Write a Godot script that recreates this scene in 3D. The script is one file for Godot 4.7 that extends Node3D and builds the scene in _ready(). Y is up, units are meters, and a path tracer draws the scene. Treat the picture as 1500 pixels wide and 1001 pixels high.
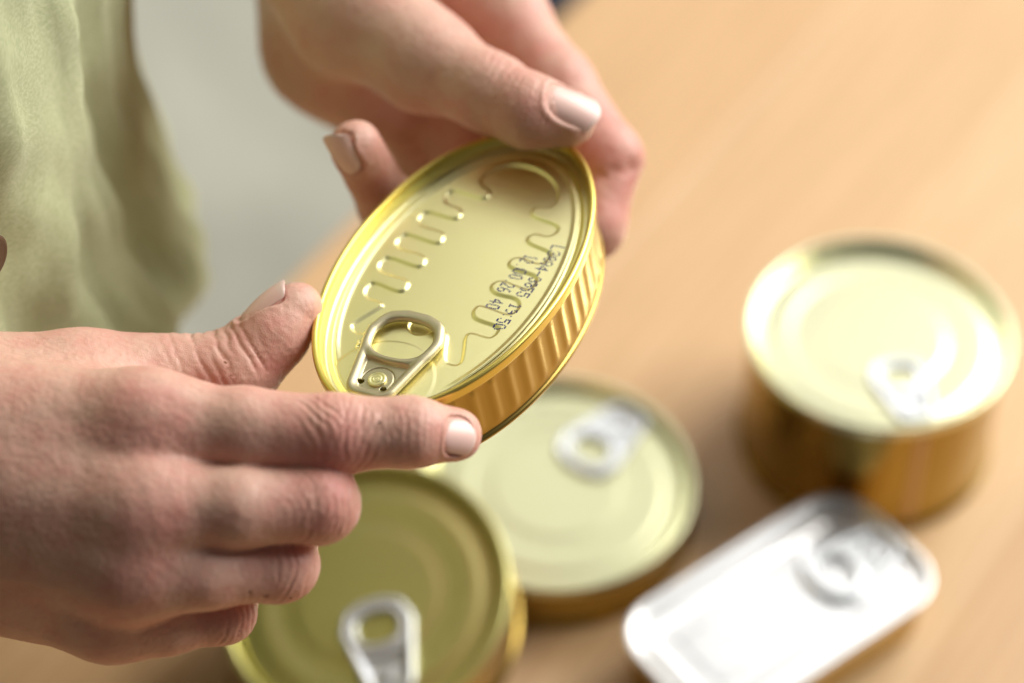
extends Node3D
# Close-up of two hands reading the lid of a small oval tin above a wooden table with four more tins.
# Small shapes are worked out in millimetres and written to meshes in metres.

const MM := 0.001
var grain := FastNoiseLite.new()
var mat := {}


func _ready() -> void:
	# ---- camera
	var cam := Camera3D.new()
	cam.name = "camera"
	cam.position = Vector3(0, 0.593, 0.55)
	cam.rotation_degrees = Vector3(-47.3, 0, 0)
	cam.fov = 16.095
	cam.near = 0.05
	cam.far = 30.0
	var lens := CameraAttributesPhysical.new()
	lens.frustum_focal_length = 84.88
	lens.frustum_focus_distance = 0.552
	lens.frustum_near = 0.05
	lens.frustum_far = 30.0
	lens.exposure_aperture = 4.2
	cam.attributes = lens
	add_child(cam)
	# ---- the dim room around, and its light
	var env := Environment.new()
	env.background_mode = Environment.BG_COLOR
	env.background_color = Color(0.27, 0.27, 0.265)
	env.tonemap_mode = Environment.TONE_MAPPER_LINEAR
	env.tonemap_exposure = 1.1
	env.sdfgi_enabled = true
	env.ssao_enabled = true
	env.ssil_enabled = true
	var we := WorldEnvironment.new()
	we.name = "room_air"
	we.environment = env
	add_child(we)
	area("window_light", Vector3(1.0, 1.35, -1.3), Vector3(0.05, 0.12, 0.1), Vector2(2.2, 1.9), 1.2, Color(1.0, 1.0, 0.99))
	area("far_window_light", Vector3(-0.85, 1.35, -1.45), Vector3(0.0, 0.12, 0.1), Vector2(1.4, 1.9), 1.2, Color(1.0, 0.995, 0.98))
	area("side_window_light", Vector3(1.75, 1.4, -0.85), Vector3(0, 0.05, 0.05), Vector2(2.0, 2.0), 10.6, Color(1.0, 0.99, 0.97))

	grain.seed = 7
	grain.noise_type = FastNoiseLite.TYPE_SIMPLEX
	grain.frequency = 1.0
	grain.fractal_type = FastNoiseLite.FRACTAL_NONE
	materials()
	room()
	table()
	tins()
	oval_tin()
	person()


func area(called: String, at: Vector3, to: Vector3, size: Vector2, energy: float, tint: Color) -> void:
	var l := AreaLight3D.new()
	l.name = called
	l.area_size = size
	l.light_energy = energy
	l.light_color = tint
	l.area_range = 8.0
	l.area_attenuation = 2.0
	l.shadow_enabled = true
	l.look_at_from_position(at, to, Vector3(0, 0, -1) if absf((to - at).normalized().y) > 0.95 else Vector3.UP)
	add_child(l)


# ------------------------------------------------------------------ helpers
func numbered(called: String) -> String:
	if not has_node(called):
		return called
	var k := 1
	while has_node("%s_%03d" % [called, k]):
		k += 1
	return "%s_%03d" % [called, k]


func thing(called: String, label: String, category: String, at := Transform3D(), group := "") -> Node3D:
	var o := Node3D.new()
	o.name = numbered(called)
	o.transform = at
	o.set_meta("label", label)
	o.set_meta("category", category)
	if group:
		o.set_meta("group", group)
	add_child(o)
	return o


func part(called: String, m: Mesh, material: Material, parent: Node, at := Transform3D()) -> MeshInstance3D:
	var o := MeshInstance3D.new()
	var free := called
	var k := 1
	while parent.has_node(free):
		free = "%s_%03d" % [called, k]
		k += 1
	o.name = free
	o.mesh = m
	o.material_override = material
	o.transform = at
	parent.add_child(o, true)
	return o


# Triangles with their own normals; each triangle is turned so that its front agrees with its normals.
func solid(v: PackedVector3Array, n: PackedVector3Array, ix: PackedInt32Array, c := PackedColorArray(), uv := PackedVector2Array(), unit := MM) -> ArrayMesh:
	for t in range(0, ix.size(), 3):
		var a := ix[t]
		var b := ix[t + 1]
		var d := ix[t + 2]
		if (v[d] - v[a]).cross(v[b] - v[a]).dot(n[a] + n[b] + n[d]) < 0.0:
			ix[t + 1] = d
			ix[t + 2] = b
	var vv := v.duplicate()
	for i in vv.size():
		vv[i] = v[i] * unit
	var arr := []
	arr.resize(Mesh.ARRAY_MAX)
	arr[Mesh.ARRAY_VERTEX] = vv
	arr[Mesh.ARRAY_NORMAL] = n
	arr[Mesh.ARRAY_INDEX] = ix
	if c.size():
		arr[Mesh.ARRAY_COLOR] = c
	if uv.size():
		arr[Mesh.ARRAY_TEX_UV] = uv
	var m := ArrayMesh.new()
	m.add_surface_from_arrays(Mesh.PRIMITIVE_TRIANGLES, arr)
	return m


# A sheet of rows x cols points; cols closes on itself when ring is set. Normals come from the sheet (out = 1 or -1 picks the side).
func sheet(v: PackedVector3Array, rows: int, cols: int, ring: bool, out := 1.0, c := PackedColorArray(), uv := PackedVector2Array()) -> ArrayMesh:
	var ix := PackedInt32Array()
	var n := PackedVector3Array()
	n.resize(v.size())
	var last := cols if ring else cols - 1
	for r in rows - 1:
		for k in last:
			var a := r * cols + k
			var b := r * cols + (k + 1) % cols
			var d := a + cols
			var e := b + cols
			var f := (v[e] - v[a]).cross(v[b] - v[d]) * out
			n[a] += f
			n[b] += f
			n[d] += f
			n[e] += f
			ix.append_array([a, b, e, a, e, d])
	for i in n.size():
		n[i] = n[i].normalized()
	return solid(v, n, ix, c, uv)


# A profile of (outward, up) carried round a closed curve given by points and outward directions in the x-z plane.
func sweep(profile: Array, base: PackedVector3Array, outward: PackedVector3Array, out := 1.0) -> ArrayMesh:
	var v := PackedVector3Array()
	for q in profile:
		for k in base.size():
			v.append(base[k] + outward[k] * q.x + Vector3(0, q.y, 0))
	return sheet(v, profile.size(), base.size(), true, out)


func rounded(points: Array, radius: float, steps := 4) -> Array:   # an open profile with its corners rounded
	var r := [points[0]]
	for i in range(1, points.size() - 1):
		var p: Vector2 = points[i]
		var a: Vector2 = points[i - 1] - p
		var b: Vector2 = points[i + 1] - p
		var q := minf(radius, minf(a.length(), b.length()) * 0.48)
		var s: Vector2 = p + a.normalized() * q
		var e: Vector2 = p + b.normalized() * q
		for k in steps + 1:
			var t := float(k) / steps
			r.append(s.lerp(p, t).lerp(p.lerp(e, t), t))
	r.append(points[-1])
	return r


func ellipse(a: float, b: float, n: int) -> Array:
	var p := PackedVector3Array()
	var o := PackedVector3Array()
	for k in n:
		var t := TAU * k / n
		p.append(Vector3(a * cos(t), 0, -b * sin(t)))
		o.append(Vector3(cos(t) / a, 0, -sin(t) / b).normalized())
	return [p, o]


func round_box(hx: float, hz: float, r: float, n: int) -> Array:
	var p := PackedVector3Array()
	var o := PackedVector3Array()
	for q in 4:
		var c := Vector3((hx - r) * (1 if q == 0 or q == 3 else -1), 0, (hz - r) * (1 if q < 2 else -1))
		for k in n + 1:
			var t := PI / 2 * (q + float(k) / n)
			var d := Vector3(cos(t), 0, sin(t))
			p.append(c + d * r)
			o.append(d)
	return [p, o]


func image_noise(size: int, sx: float, sy: float, octaves: int, seed_: int, low: Color, high: Color, sharp := 1.0) -> ImageTexture:
	var f := FastNoiseLite.new()
	f.seed = seed_
	f.noise_type = FastNoiseLite.TYPE_SIMPLEX
	f.fractal_octaves = octaves
	f.frequency = 1.0
	var im := Image.create_empty(size, size, false, Image.FORMAT_RGB8)
	for y in size:
		var ay := TAU * y / size
		for x in size:
			var ax := TAU * x / size
			var w := f.get_noise_3d(cos(ax) * sx, sin(ax) * sx + cos(ay) * sy, sin(ay) * sy) * 0.9 + 0.5
			im.set_pixel(x, y, low.lerp(high, clampf(pow(clampf(w, 0, 1), sharp), 0, 1)))
	return ImageTexture.create_from_image(im)


func cells(size: int, count: float, seed_: int) -> NoiseTexture2D:
	var f := FastNoiseLite.new()
	f.seed = seed_
	f.noise_type = FastNoiseLite.TYPE_CELLULAR
	f.cellular_return_type = FastNoiseLite.RETURN_DISTANCE2_SUB
	f.cellular_jitter = 1.0
	f.frequency = count / size
	f.fractal_octaves = 2
	f.fractal_gain = 0.4
	f.domain_warp_enabled = true
	f.domain_warp_amplitude = 8.0
	f.domain_warp_frequency = 0.02
	var t := NoiseTexture2D.new()
	t.width = size
	t.height = size
	t.seamless = true
	t.noise = f
	return t


func metal(tint: Color, rough: float, relief := 0.0) -> StandardMaterial3D:
	var m := StandardMaterial3D.new()
	m.albedo_color = tint
	m.metallic = 1.0
	m.roughness = rough
	if relief > 0.0:
		m.heightmap_enabled = true
		m.heightmap_texture = mat.speckle
		m.heightmap_scale = relief
		m.uv1_triplanar = true
		m.uv1_scale = Vector3(70, 70, 70)
	return m


func materials() -> void:
	mat.speckle = image_noise(256, 26.0, 26.0, 3, 5, Color.BLACK, Color.WHITE)
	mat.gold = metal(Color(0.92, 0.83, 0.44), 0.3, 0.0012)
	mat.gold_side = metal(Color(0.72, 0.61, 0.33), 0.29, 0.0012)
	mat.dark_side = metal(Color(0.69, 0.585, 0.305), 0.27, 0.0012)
	mat.gold_lid = metal(Color(0.975, 0.945, 0.71), 0.36, 0.0018)
	mat.pale_gold = metal(Color(0.95, 0.94, 0.78), 0.22)
	mat.green_gold = metal(Color(0.87, 0.865, 0.70), 0.3)
	mat.olive_gold = metal(Color(0.83, 0.81, 0.55), 0.38)
	mat.steel = metal(Color(0.84, 0.85, 0.86), 0.55)
	mat.dull_steel = metal(Color(0.76, 0.725, 0.60), 0.5, 0.0012)
	mat.tin_plate = metal(Color(0.91, 0.91, 0.91), 0.36)
	var ink := StandardMaterial3D.new()
	ink.albedo_color = Color(0.03, 0.09, 0.46)
	ink.roughness = 0.8
	ink.metallic_specular = 0.2
	mat.ink = ink
	var skin := StandardMaterial3D.new()
	skin.vertex_color_use_as_albedo = true
	skin.roughness = 0.46
	skin.metallic_specular = 0.42
	skin.subsurf_scatter_enabled = true
	skin.subsurf_scatter_strength = 0.08
	skin.heightmap_enabled = true
	skin.heightmap_texture = cells(512, 22.0, 3)
	skin.heightmap_scale = 0.007
	skin.uv1_triplanar = true
	skin.uv1_scale = Vector3(85, 85, 85)
	mat.skin = skin
	var nail := StandardMaterial3D.new()
	nail.vertex_color_use_as_albedo = true
	nail.roughness = 0.42
	nail.clearcoat_enabled = true
	nail.clearcoat = 0.2
	nail.clearcoat_roughness = 0.2
	mat.nail = nail
	var cloth := StandardMaterial3D.new()
	cloth.albedo_texture = image_noise(256, 7.0, 7.0, 3, 21, Color(0.61, 0.635, 0.47), Color(0.73, 0.745, 0.59))
	cloth.uv1_triplanar = true
	cloth.uv1_scale = Vector3(22, 22, 22)
	cloth.roughness = 0.9
	cloth.rim_enabled = true
	cloth.rim = 0.4
	cloth.rim_tint = 0.6
	cloth.backlight_enabled = true
	cloth.backlight = Color(0.42, 0.43, 0.32)
	mat.cloth = cloth
	var horn := StandardMaterial3D.new()
	horn.albedo_color = Color(0.30, 0.19, 0.09)
	horn.roughness = 0.6
	mat.horn = horn


# ------------------------------------------------------------------ the setting
func room() -> void:
	var m := StandardMaterial3D.new()
	m.albedo_texture = image_noise(256, 1.6, 0.8, 3, 33, Color(0.69, 0.685, 0.63), Color(0.78, 0.775, 0.715))
	m.uv1_triplanar = true
	m.uv1_scale = Vector3(0.9, 0.9, 0.9)
	m.roughness = 0.6
	var slab := BoxMesh.new()
	slab.size = Vector3(7, 0.1, 7)
	var o := part("floor", slab, m, self, Transform3D(Basis(Vector3.UP, 0.5), Vector3(0, -0.79, -1.0)))
	o.set_meta("kind", "structure")
	var rug := StandardMaterial3D.new()
	rug.albedo_color = Color(0.24, 0.31, 0.40)
	rug.roughness = 0.95
	var curve := round_box(450, 350, 40, 6)
	var r := part("rug", sweep(rounded([Vector2(-2, 0), Vector2(0, 0), Vector2(0, 12), Vector2(-8, 14), Vector2(-348, 14)], 3.0), curve[0], curve[1], -1.0), rug, self, Transform3D(Basis(Vector3.UP, 0.98), Vector3(0.089, -0.739, -1.467)))
	r.set_meta("label", "blue-grey rug on the floor beyond the far end of the table")
	r.set_meta("category", "rug")


func table() -> void:
	# planks run along the edge nearest the person
	var along := Vector3(0.557, 0, -0.83)
	var b := Basis(along, Vector3.UP, along.cross(Vector3.UP))
	var t := thing("wooden_table", "light oak wooden table of long glued planks under the tins", "table", Transform3D(b, Vector3(-0.094, -0.745, 0)))
	var wood := []
	for k in 4:
		var low: Color = [Color(0.82, 0.655, 0.465), Color(0.83, 0.67, 0.485), Color(0.805, 0.635, 0.445), Color(0.845, 0.695, 0.51)][k]
		var m := StandardMaterial3D.new()
		m.albedo_texture = image_noise(256, 0.9, 15.0, 4, 50 + k, low.darkened(0.07), low.lightened(0.08))
		m.uv1_triplanar = true
		m.uv1_scale = Vector3(1.6, 5.0, 5.0)
		m.uv1_offset = Vector3(0.13 * k, 0.31 * k, 0.17 * k)
		m.roughness = 0.42
		wood.append(m)
	var wide := [88.0, 74.0, 92.0, 81.0, 70.0, 95.0, 84.0, 78.0]
	var z := 0.0
	for k in wide.size():
		var w: float = wide[k]
		var curve := round_box(900, w / 2 - 0.01, 0.2, 2)
		var p := part("plank", sweep(rounded([Vector2(-w / 2 + 0.03, -28), Vector2(0, -28), Vector2(0, 0), Vector2(-w / 2 + 0.03, 0)], 2.5 if k == 0 else 0.08), curve[0], curve[1], -1.0), wood[[0, 1, 3, 0, 2, 3, 1, 0][k]], t, Transform3D(Basis(), Vector3(0.25, 0.745, (z + w / 2) * MM)))
		z += w
	for q in [Vector2(-0.55, 0.1), Vector2(1.05, 0.1), Vector2(-0.55, 0.56), Vector2(1.05, 0.56)]:
		var c := round_box(28, 28, 4, 3)
		part("leg", sweep(rounded([Vector2(-27, 0), Vector2(0, 0), Vector2(0, 716), Vector2(-27, 716)], 2.0), c[0], c[1], -1.0), wood[0], t, Transform3D(Basis(), Vector3(q.x, 0, q.y)))


# ------------------------------------------------------------------ tins
# A ring pull as a signed distance: x runs from the rivet to the loop, y up from the lid, z across.
func hull_distance(q: Vector2, poly: PackedVector2Array) -> float:
	var d := 1e9
	var inside := true
	for i in poly.size():
		var a := poly[i]
		var e := poly[(i + 1) % poly.size()] - a
		var w := q - a
		d = minf(d, (w - e * clampf(w.dot(e) / e.length_squared(), 0, 1)).length())
		if e.cross(w) < 0.0:
			inside = false
	return -d if inside else d


func pull_distance(p: Vector3, poly: PackedVector2Array, gap := 1.0) -> float:
	var q := Vector2(p.x, p.z)
	var rim := hull_distance(q, poly) - 4.0                      # inside is negative
	var hq := Vector2((q.x - 12.7 - (1.0 - gap) * 2.0) / (5.9 * gap), q.y / (7.3 * gap))
	var hole := (pow(pow(absf(hq.x), 2.4) + pow(absf(hq.y), 2.4), 1.0 / 2.4) - 1.0) * 6.2 * gap   # negative in the hole
	# a curled bead along the outline, another round the hole
	var bead := Vector2(rim + 1.05, p.y - 1.15).length() - 1.05
	var bead2 := Vector2(hole - 0.95, p.y - 1.2).length() - 0.9
	# the plate between them, pressed down round the rivet
	var well := smoothstep(5.9, 4.9, q.x) * smoothstep(-1.9, -2.9, rim)
	var y0 := lerpf(1.75, 0.75, well)
	var plate := maxf(maxf(rim + 0.9, -hole + 0.7), absf(p.y - y0 + 0.35) - 0.35)
	var d := minf(plate, minf(bead, bead2))
	d = smooth_min(smooth_min(bead, bead2, 0.7), plate, 0.6)
	var rr := q.length()
	var ang := atan2(q.y, q.x)
	d += 0.3 * exp(-pow((rr - 3.9) / 0.16, 2.0)) * smoothstep(2.3, 1.6, absf(ang))   # the slit round the rivet
	d = maxf(d, 0.75 - Vector2(q.x + 1.35, q.y + 3.55).length())          # two small holes
	d = maxf(d, 0.75 - Vector2(q.x + 2.05, q.y - 2.55).length())
	return d


func smooth_min(a: float, b: float, k: float) -> float:
	var h := maxf(k - absf(a - b), 0.0) / k
	return minf(a, b) - h * h * k * 0.25


func ring_pull_mesh(cell: float, gap := 1.0) -> ArrayMesh:
	var poly := PackedVector2Array([Vector2(-2.0, -2.5), Vector2(13.6, -5.8), Vector2(16.6, -4.6), Vector2(17.5, -2.2), Vector2(17.5, 2.2), Vector2(16.6, 4.6), Vector2(13.6, 5.8), Vector2(-2.0, 2.5)])
	var nx := int(30.0 / cell)
	var ny := int(3.6 / cell)
	var nz := int(21.6 / cell)
	var lo := Vector3(-7.4, -0.5, -10.8)
	var val := PackedFloat32Array()
	val.resize(nx * ny * nz)
	for i in nx:
		for k in nz:
			for j in ny:
				val[(i * nz + k) * ny + j] = pull_distance(lo + Vector3(i, j, k) * cell, poly, gap)
	var v := PackedVector3Array()
	var n := PackedVector3Array()
	var ix := PackedInt32Array()
	var at := {}
	for i in nx - 1:
		for k in nz - 1:
			for j in ny - 1:
				var pos := 0
				var sum := Vector3.ZERO
				var cnt := 0
				for e in EDGES:
					var a := val[((i + e[0]) * nz + k + e[2]) * ny + j + e[1]]
					var b := val[((i + e[3]) * nz + k + e[5]) * ny + j + e[4]]
					if (a < 0.0) != (b < 0.0):
						var t := a / (a - b)
						sum += Vector3(e[0], e[1], e[2]).lerp(Vector3(e[3], e[4], e[5]), t)
						cnt += 1
				if cnt == 0:
					continue
				var p := lo + (Vector3(i, j, k) + sum / cnt) * cell
				var f := pull_distance(p, poly, gap)
				var h := 0.08
				var g := Vector3(pull_distance(p + Vector3(h, 0, 0), poly, gap) - f, pull_distance(p + Vector3(0, h, 0), poly, gap) - f, pull_distance(p + Vector3(0, 0, h), poly, gap) - f)
				at[(i * nz + k) * ny + j] = v.size()
				v.append(p)
				n.append(g.normalized())
	for i in range(1, nx - 1):
		for k in range(1, nz - 1):
			for j in range(1, ny - 1):
				var o := (i * nz + k) * ny + j
				var s := val[o] < 0.0
				var dx := nz * ny
				if s != (val[o + dx] < 0.0):
					quad(ix, at, o, o - 1, o - 1 - ny, o - ny)
				if s != (val[o + 1] < 0.0):
					quad(ix, at, o, o - dx, o - dx - ny, o - ny)
				if s != (val[o + ny] < 0.0):
					quad(ix, at, o, o - dx, o - dx - 1, o - 1)
	return solid(v, n, ix)


const EDGES := [[0, 0, 0, 1, 0, 0], [0, 1, 0, 1, 1, 0], [0, 0, 1, 1, 0, 1], [0, 1, 1, 1, 1, 1], [0, 0, 0, 0, 1, 0], [1, 0, 0, 1, 1, 0], [0, 0, 1, 0, 1, 1], [1, 0, 1, 1, 1, 1], [0, 0, 0, 0, 0, 1], [1, 0, 0, 1, 0, 1], [0, 1, 0, 0, 1, 1], [1, 1, 0, 1, 1, 1]]


static func quad(ix: PackedInt32Array, at: Dictionary, a: int, b: int, c: int, d: int) -> void:
	if at.has(a) and at.has(b) and at.has(c) and at.has(d):
		ix.append_array([at[a], at[b], at[c], at[a], at[c], at[d]])


func rivet_mesh(r: float) -> ArrayMesh:
	var c := ellipse(r, r, 40)
	return sweep(rounded([Vector2(0, -0.9), Vector2(0, 0.5), Vector2(-0.5, 0.62), Vector2(-0.75, 0.5), Vector2(-1.0, 0.5), Vector2(-1.25, 0.64), Vector2(-1.6, 0.52), Vector2(-1.85, 0.6), Vector2(-r + 0.02, 0.56)], 0.2, 3), c[0], c[1], -1.0)


func add_pull(tin: Node3D, at: Transform3D, shape: ArrayMesh, material: Material, rivet_material: Material, big := 1.0) -> void:
	at.basis = at.basis * big
	var p := part("ring_pull", shape, material, tin, at)
	part("rivet", rivet_mesh(2.2), rivet_material, p, Transform3D(Basis(), Vector3(0, 0.75 * MM, 0)))


func round_tin(called: String, label: String, at: Transform3D, r: float, h: float, lid_material: Material, side: Material, steps: Array) -> Node3D:
	var t := thing(called, label, "tin", at, "")
	var c := ellipse(r, r, 160)
	var bead := rounded([Vector2(-2.6, h - 1.0), Vector2(-2.0, h), Vector2(-0.2, h), Vector2(0.1, h - 0.6), Vector2(0.1, h - 3.0), Vector2(-0.9, h - 3.6)], 0.7)
	part("rim", sweep(bead, c[0], c[1], 1.0), lid_material, t)
	var body := rounded([Vector2(-0.9, h - 3.5), Vector2(-1.4, h - 4.4), Vector2(-1.4, 3.6), Vector2(-0.6, 2.8), Vector2(0.0, 2.2), Vector2(0, 0.5), Vector2(-0.6, 0.0), Vector2(-2.0, 0.0), Vector2(-2.6, 1.6), Vector2(-r + 0.1, 1.6)], 0.5)
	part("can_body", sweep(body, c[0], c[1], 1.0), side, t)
	var lid := [Vector2(-2.55, h - 0.9), Vector2(-2.9, h - 4.6), Vector2(-3.4, h - 5.0), Vector2(-3.9, h - 4.4), Vector2(-4.4, h - 3.6)]
	for s in steps:
		lid.append(Vector2(-r + s[0] + s[2], h + s[1]))
		lid.append(Vector2(-r + s[0] - s[2], h + s[3]))
	lid.append(Vector2(-r + 0.1, h + steps[-1][3]))
	part("lid", sweep(rounded(lid, 0.9), c[0], c[1], -1.0), lid_material, t)
	return t


func tins() -> void:
	var pull := ring_pull_mesh(0.36, 0.74)
	var turn := func(dir: Vector2) -> Basis: return Basis(Vector3.UP, atan2(-dir.y, dir.x))
	# the tall one on the right
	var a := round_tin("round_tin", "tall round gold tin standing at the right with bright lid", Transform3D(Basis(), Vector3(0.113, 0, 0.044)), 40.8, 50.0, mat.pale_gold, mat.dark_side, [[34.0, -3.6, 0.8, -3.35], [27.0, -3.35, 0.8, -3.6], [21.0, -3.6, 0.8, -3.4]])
	add_pull(a, Transform3D(turn.call(Vector2(-0.22, -0.97)), Vector3(0.0072, 0.0462, 0.0295)), pull, mat.steel, mat.steel, 0.95)
	var sm := PackedVector3Array()
	for i in 2:
		for k in 9:
			var g := 0.247 + (k - 4) * 0.0115
			var rr := 39.8 - 0.25 * pow(absf(k - 4) / 4.0, 4.0)
			sm.append(Vector3(sin(g) * rr, 45.0 if i == 0 else 4.0, cos(g) * rr))
	part("side_seam", sheet(sm, 2, 9, false, -1.0), metal(Color(0.78, 0.66, 0.52), 0.5), a)
	# the flat one in the middle
	var b := round_tin("round_tin", "low round tin with greenish gold lid lying flat between the other tins", Transform3D(Basis(), Vector3(0.0136, 0, 0.0785)), 42.6, 20.0, mat.green_gold, mat.dark_side, [[33.0, -3.6, 0.8, -3.35], [26.0, -3.35, 0.8, -3.6], [20.0, -3.5, 0.8, -3.35]])
	add_pull(b, Transform3D(turn.call(Vector2(-0.66, 0.75)), Vector3(0.0208, 0.0163, -0.0245)), pull, mat.steel, mat.steel, 1.12)
	# the one that leans on its edge
	var up := Vector3(-0.134, 0.972, 0.19).normalized()
	var x := Vector3.RIGHT
	x = (x - up * up.dot(x)).normalized()
	var tilt := Basis(x, up, x.cross(up))
	var lid_at := Vector3(-0.0425, 0.036, 0.132931)
	var c := round_tin("round_tin", "round olive gold tin nearest the camera leaning on a neighbouring tin, partly behind the fingers", Transform3D(tilt, lid_at - up * 0.0266), 42.2, 26.6, mat.olive_gold, mat.dark_side, [[33.5, -3.6, 1.2, -3.0], [27.5, -3.0, 1.2, -3.6], [21.0, -3.6, 1.0, -3.2]])
	add_pull(c, Transform3D(turn.call(Vector2(-0.24, -0.97)), Vector3(0.0075, 0.0230, 0.0255)), pull, mat.steel, mat.steel, 1.12)
	# the silver one
	var u := Vector3(0.8, 0, -0.6)
	var s := thing("rectangular_tin", "silver white rectangular sardine tin with rounded corners in front", "tin", Transform3D(Basis(u, Vector3.UP, u.cross(Vector3.UP)), Vector3(0.0786, 0, 0.1273)))
	var h := 22.0
	var q := round_box(46.0, 24.9, 15.0, 14)
	part("rim", sweep(rounded([Vector2(-2.6, h - 1.0), Vector2(-2.0, h), Vector2(-0.2, h), Vector2(0.1, h - 0.6), Vector2(0.1, h - 2.6), Vector2(-0.9, h - 3.2)], 0.7), q[0], q[1], 1.0), mat.tin_plate, s)
	part("can_body", sweep(rounded([Vector2(-0.9, h - 3.1), Vector2(-1.3, h - 4.0), Vector2(-2.2, 2.0), Vector2(-4.0, 0), Vector2(-24, 0)], 1.2), q[0], q[1], 1.0), mat.gold_side, s)
	part("lid", sweep(rounded([Vector2(-2.5, h - 0.9), Vector2(-2.9, h - 3.4), Vector2(-3.6, h - 3.8), Vector2(-4.4, h - 3.2), Vector2(-5.4, h - 2.6), Vector2(-8.6, h - 2.6), Vector2(-9.6, h - 3.1), Vector2(-14.0, h - 3.1)], 0.8), q[0], q[1], -1.0), mat.tin_plate, s)
	var mid := round_box(46.0 - 13.8, 24.9 - 13.8, 1.2, 14)
	part("lid_panel", sweep([Vector2(0, h - 3.1), Vector2(-11.05, h - 3.08)], mid[0], mid[1], -1.0), mat.tin_plate, s)
	var gs := ellipse(13.0, 15.0, 60)
	part("embossed_ring", sweep(rounded([Vector2(0.6, h - 3.2), Vector2(0.2, h - 2.7), Vector2(-0.2, h - 2.7), Vector2(-0.8, h - 3.2)], 0.3), gs[0], gs[1], -1.0), mat.tin_plate, s, Transform3D(Basis(), Vector3(0.026, 0, 0.0)))
	add_pull(s, Transform3D(Basis(Vector3.UP, PI), Vector3(0.0365, 0.0189, 0.0005)), pull, mat.steel, mat.steel, 1.12)


# ------------------------------------------------------------------ the oval tin in the hands
func oval_tin() -> void:
	var at := Transform3D(Basis(Vector3(0.43338, 0.04628, -0.90002), Vector3(-0.16549, 0.98578, -0.02900), Vector3(0.88589, 0.16152, 0.43488)), Vector3(-0.01334, 0.18821, 0.15138))
	var t := thing("oval_tin", "small oval gold sardine tin with ring pull held level in both hands", "tin", at)
	var A := 48.0
	var B := 29.14
	var H := 20.7
	var n := 720
	var c := ellipse(A, B, n)
	# double seam
	part("rim", sweep(rounded([Vector2(-1.62, -1.4), Vector2(-1.4, -0.15), Vector2(-0.95, 0.1), Vector2(-0.4, 0.08), Vector2(0.0, -0.3), Vector2(0.05, -1.0), Vector2(0.0, -2.7), Vector2(-0.35, -3.1), Vector2(-1.0, -3.2)], 0.5), c[0], c[1], 1.0), mat.gold, t)
	# fluted side wall and the bottom
	var v := PackedVector3Array()
	var prof := rounded([Vector2(-0.95, -3.15), Vector2(-1.15, -3.9), Vector2(-1.15, -H + 1.7), Vector2(-0.5, -H + 1.1), Vector2(-0.45, -H + 0.3), Vector2(-0.9, -H), Vector2(-2.0, -H), Vector2(-2.8, -H + 1.0), Vector2(-4.0, -H + 1.2)], 0.4, 3)
	var fine := []
	for i in prof.size() - 1:
		var steps := maxi(1, int(prof[i].distance_to(prof[i + 1]) / 0.9))
		for k in steps:
			fine.append(prof[i].lerp(prof[i + 1], float(k) / steps))
	fine.append(prof[-1])
	var base: PackedVector3Array = c[0]
	var outw: PackedVector3Array = c[1]
	var run := PackedFloat32Array([0.0])
	for k in range(1, n + 1):
		run.append(run[k - 1] + base[k % n].distance_to(base[k - 1]))
	var flutes := 46.0
	for q in fine:
		var fade := smoothstep(-3.9, -5.6, q.y) * smoothstep(-H + 1.9, -H + 4.2, q.y)
		for k in n:
			var w := 0.5 + 0.5 * cos(TAU * flutes * run[k] / run[n])
			v.append(base[k] + outw[k] * (q.x + 0.42 * fade * (pow(w, 1.6) - 0.4)) + Vector3(0, q.y, 0))
	for k in n:
		v.append(base[k] * 0.02 + Vector3(0, -H + 1.2, 0))
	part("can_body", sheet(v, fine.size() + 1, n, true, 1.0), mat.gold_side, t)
	# the lid: wall, groove and panel edge, then the pressed panel
	var wall := rounded([Vector2(-1.58, -1.2), Vector2(-1.9, -3.6), Vector2(-2.3, -4.5), Vector2(-3.0, -4.75), Vector2(-3.65, -4.35), Vector2(-4.05, -3.78), Vector2(-4.6, -3.6)], 0.35)
	part("lid", sweep(wall, c[0], c[1], -1.0), mat.gold_lid, t)
	var field := panel_field()
	var rows := 190
	v = PackedVector3Array()
	var nn := PackedVector3Array()
	var ix := PackedInt32Array()
	for r in rows:
		var s := 1.0 - float(r) / (rows - 0.8)
		for k in n:
			var p := (base[k] - outw[k] * 4.5) * s
			p.y = panel_height(field, p.x, p.z)
			v.append(p)
			var e := 0.12
			nn.append(Vector3(panel_height(field, p.x - e, p.z) - panel_height(field, p.x + e, p.z), 2 * e, panel_height(field, p.x, p.z - e) - panel_height(field, p.x, p.z + e)).normalized())
			if r:
				var a := (r - 1) * n + k
				var b := (r - 1) * n + (k + 1) % n
				ix.append_array([a, b, b + n, a, b + n, a + n])
	part("lid_panel", solid(v, nn, ix), mat.gold_lid, t)
	add_pull(t, Transform3D(Basis(), Vector3(-37.4, -3.15, -1.6) * MM), ring_pull_mesh(0.2), mat.dull_steel, mat.gold_lid)
	printed_code(t, field)


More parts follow.
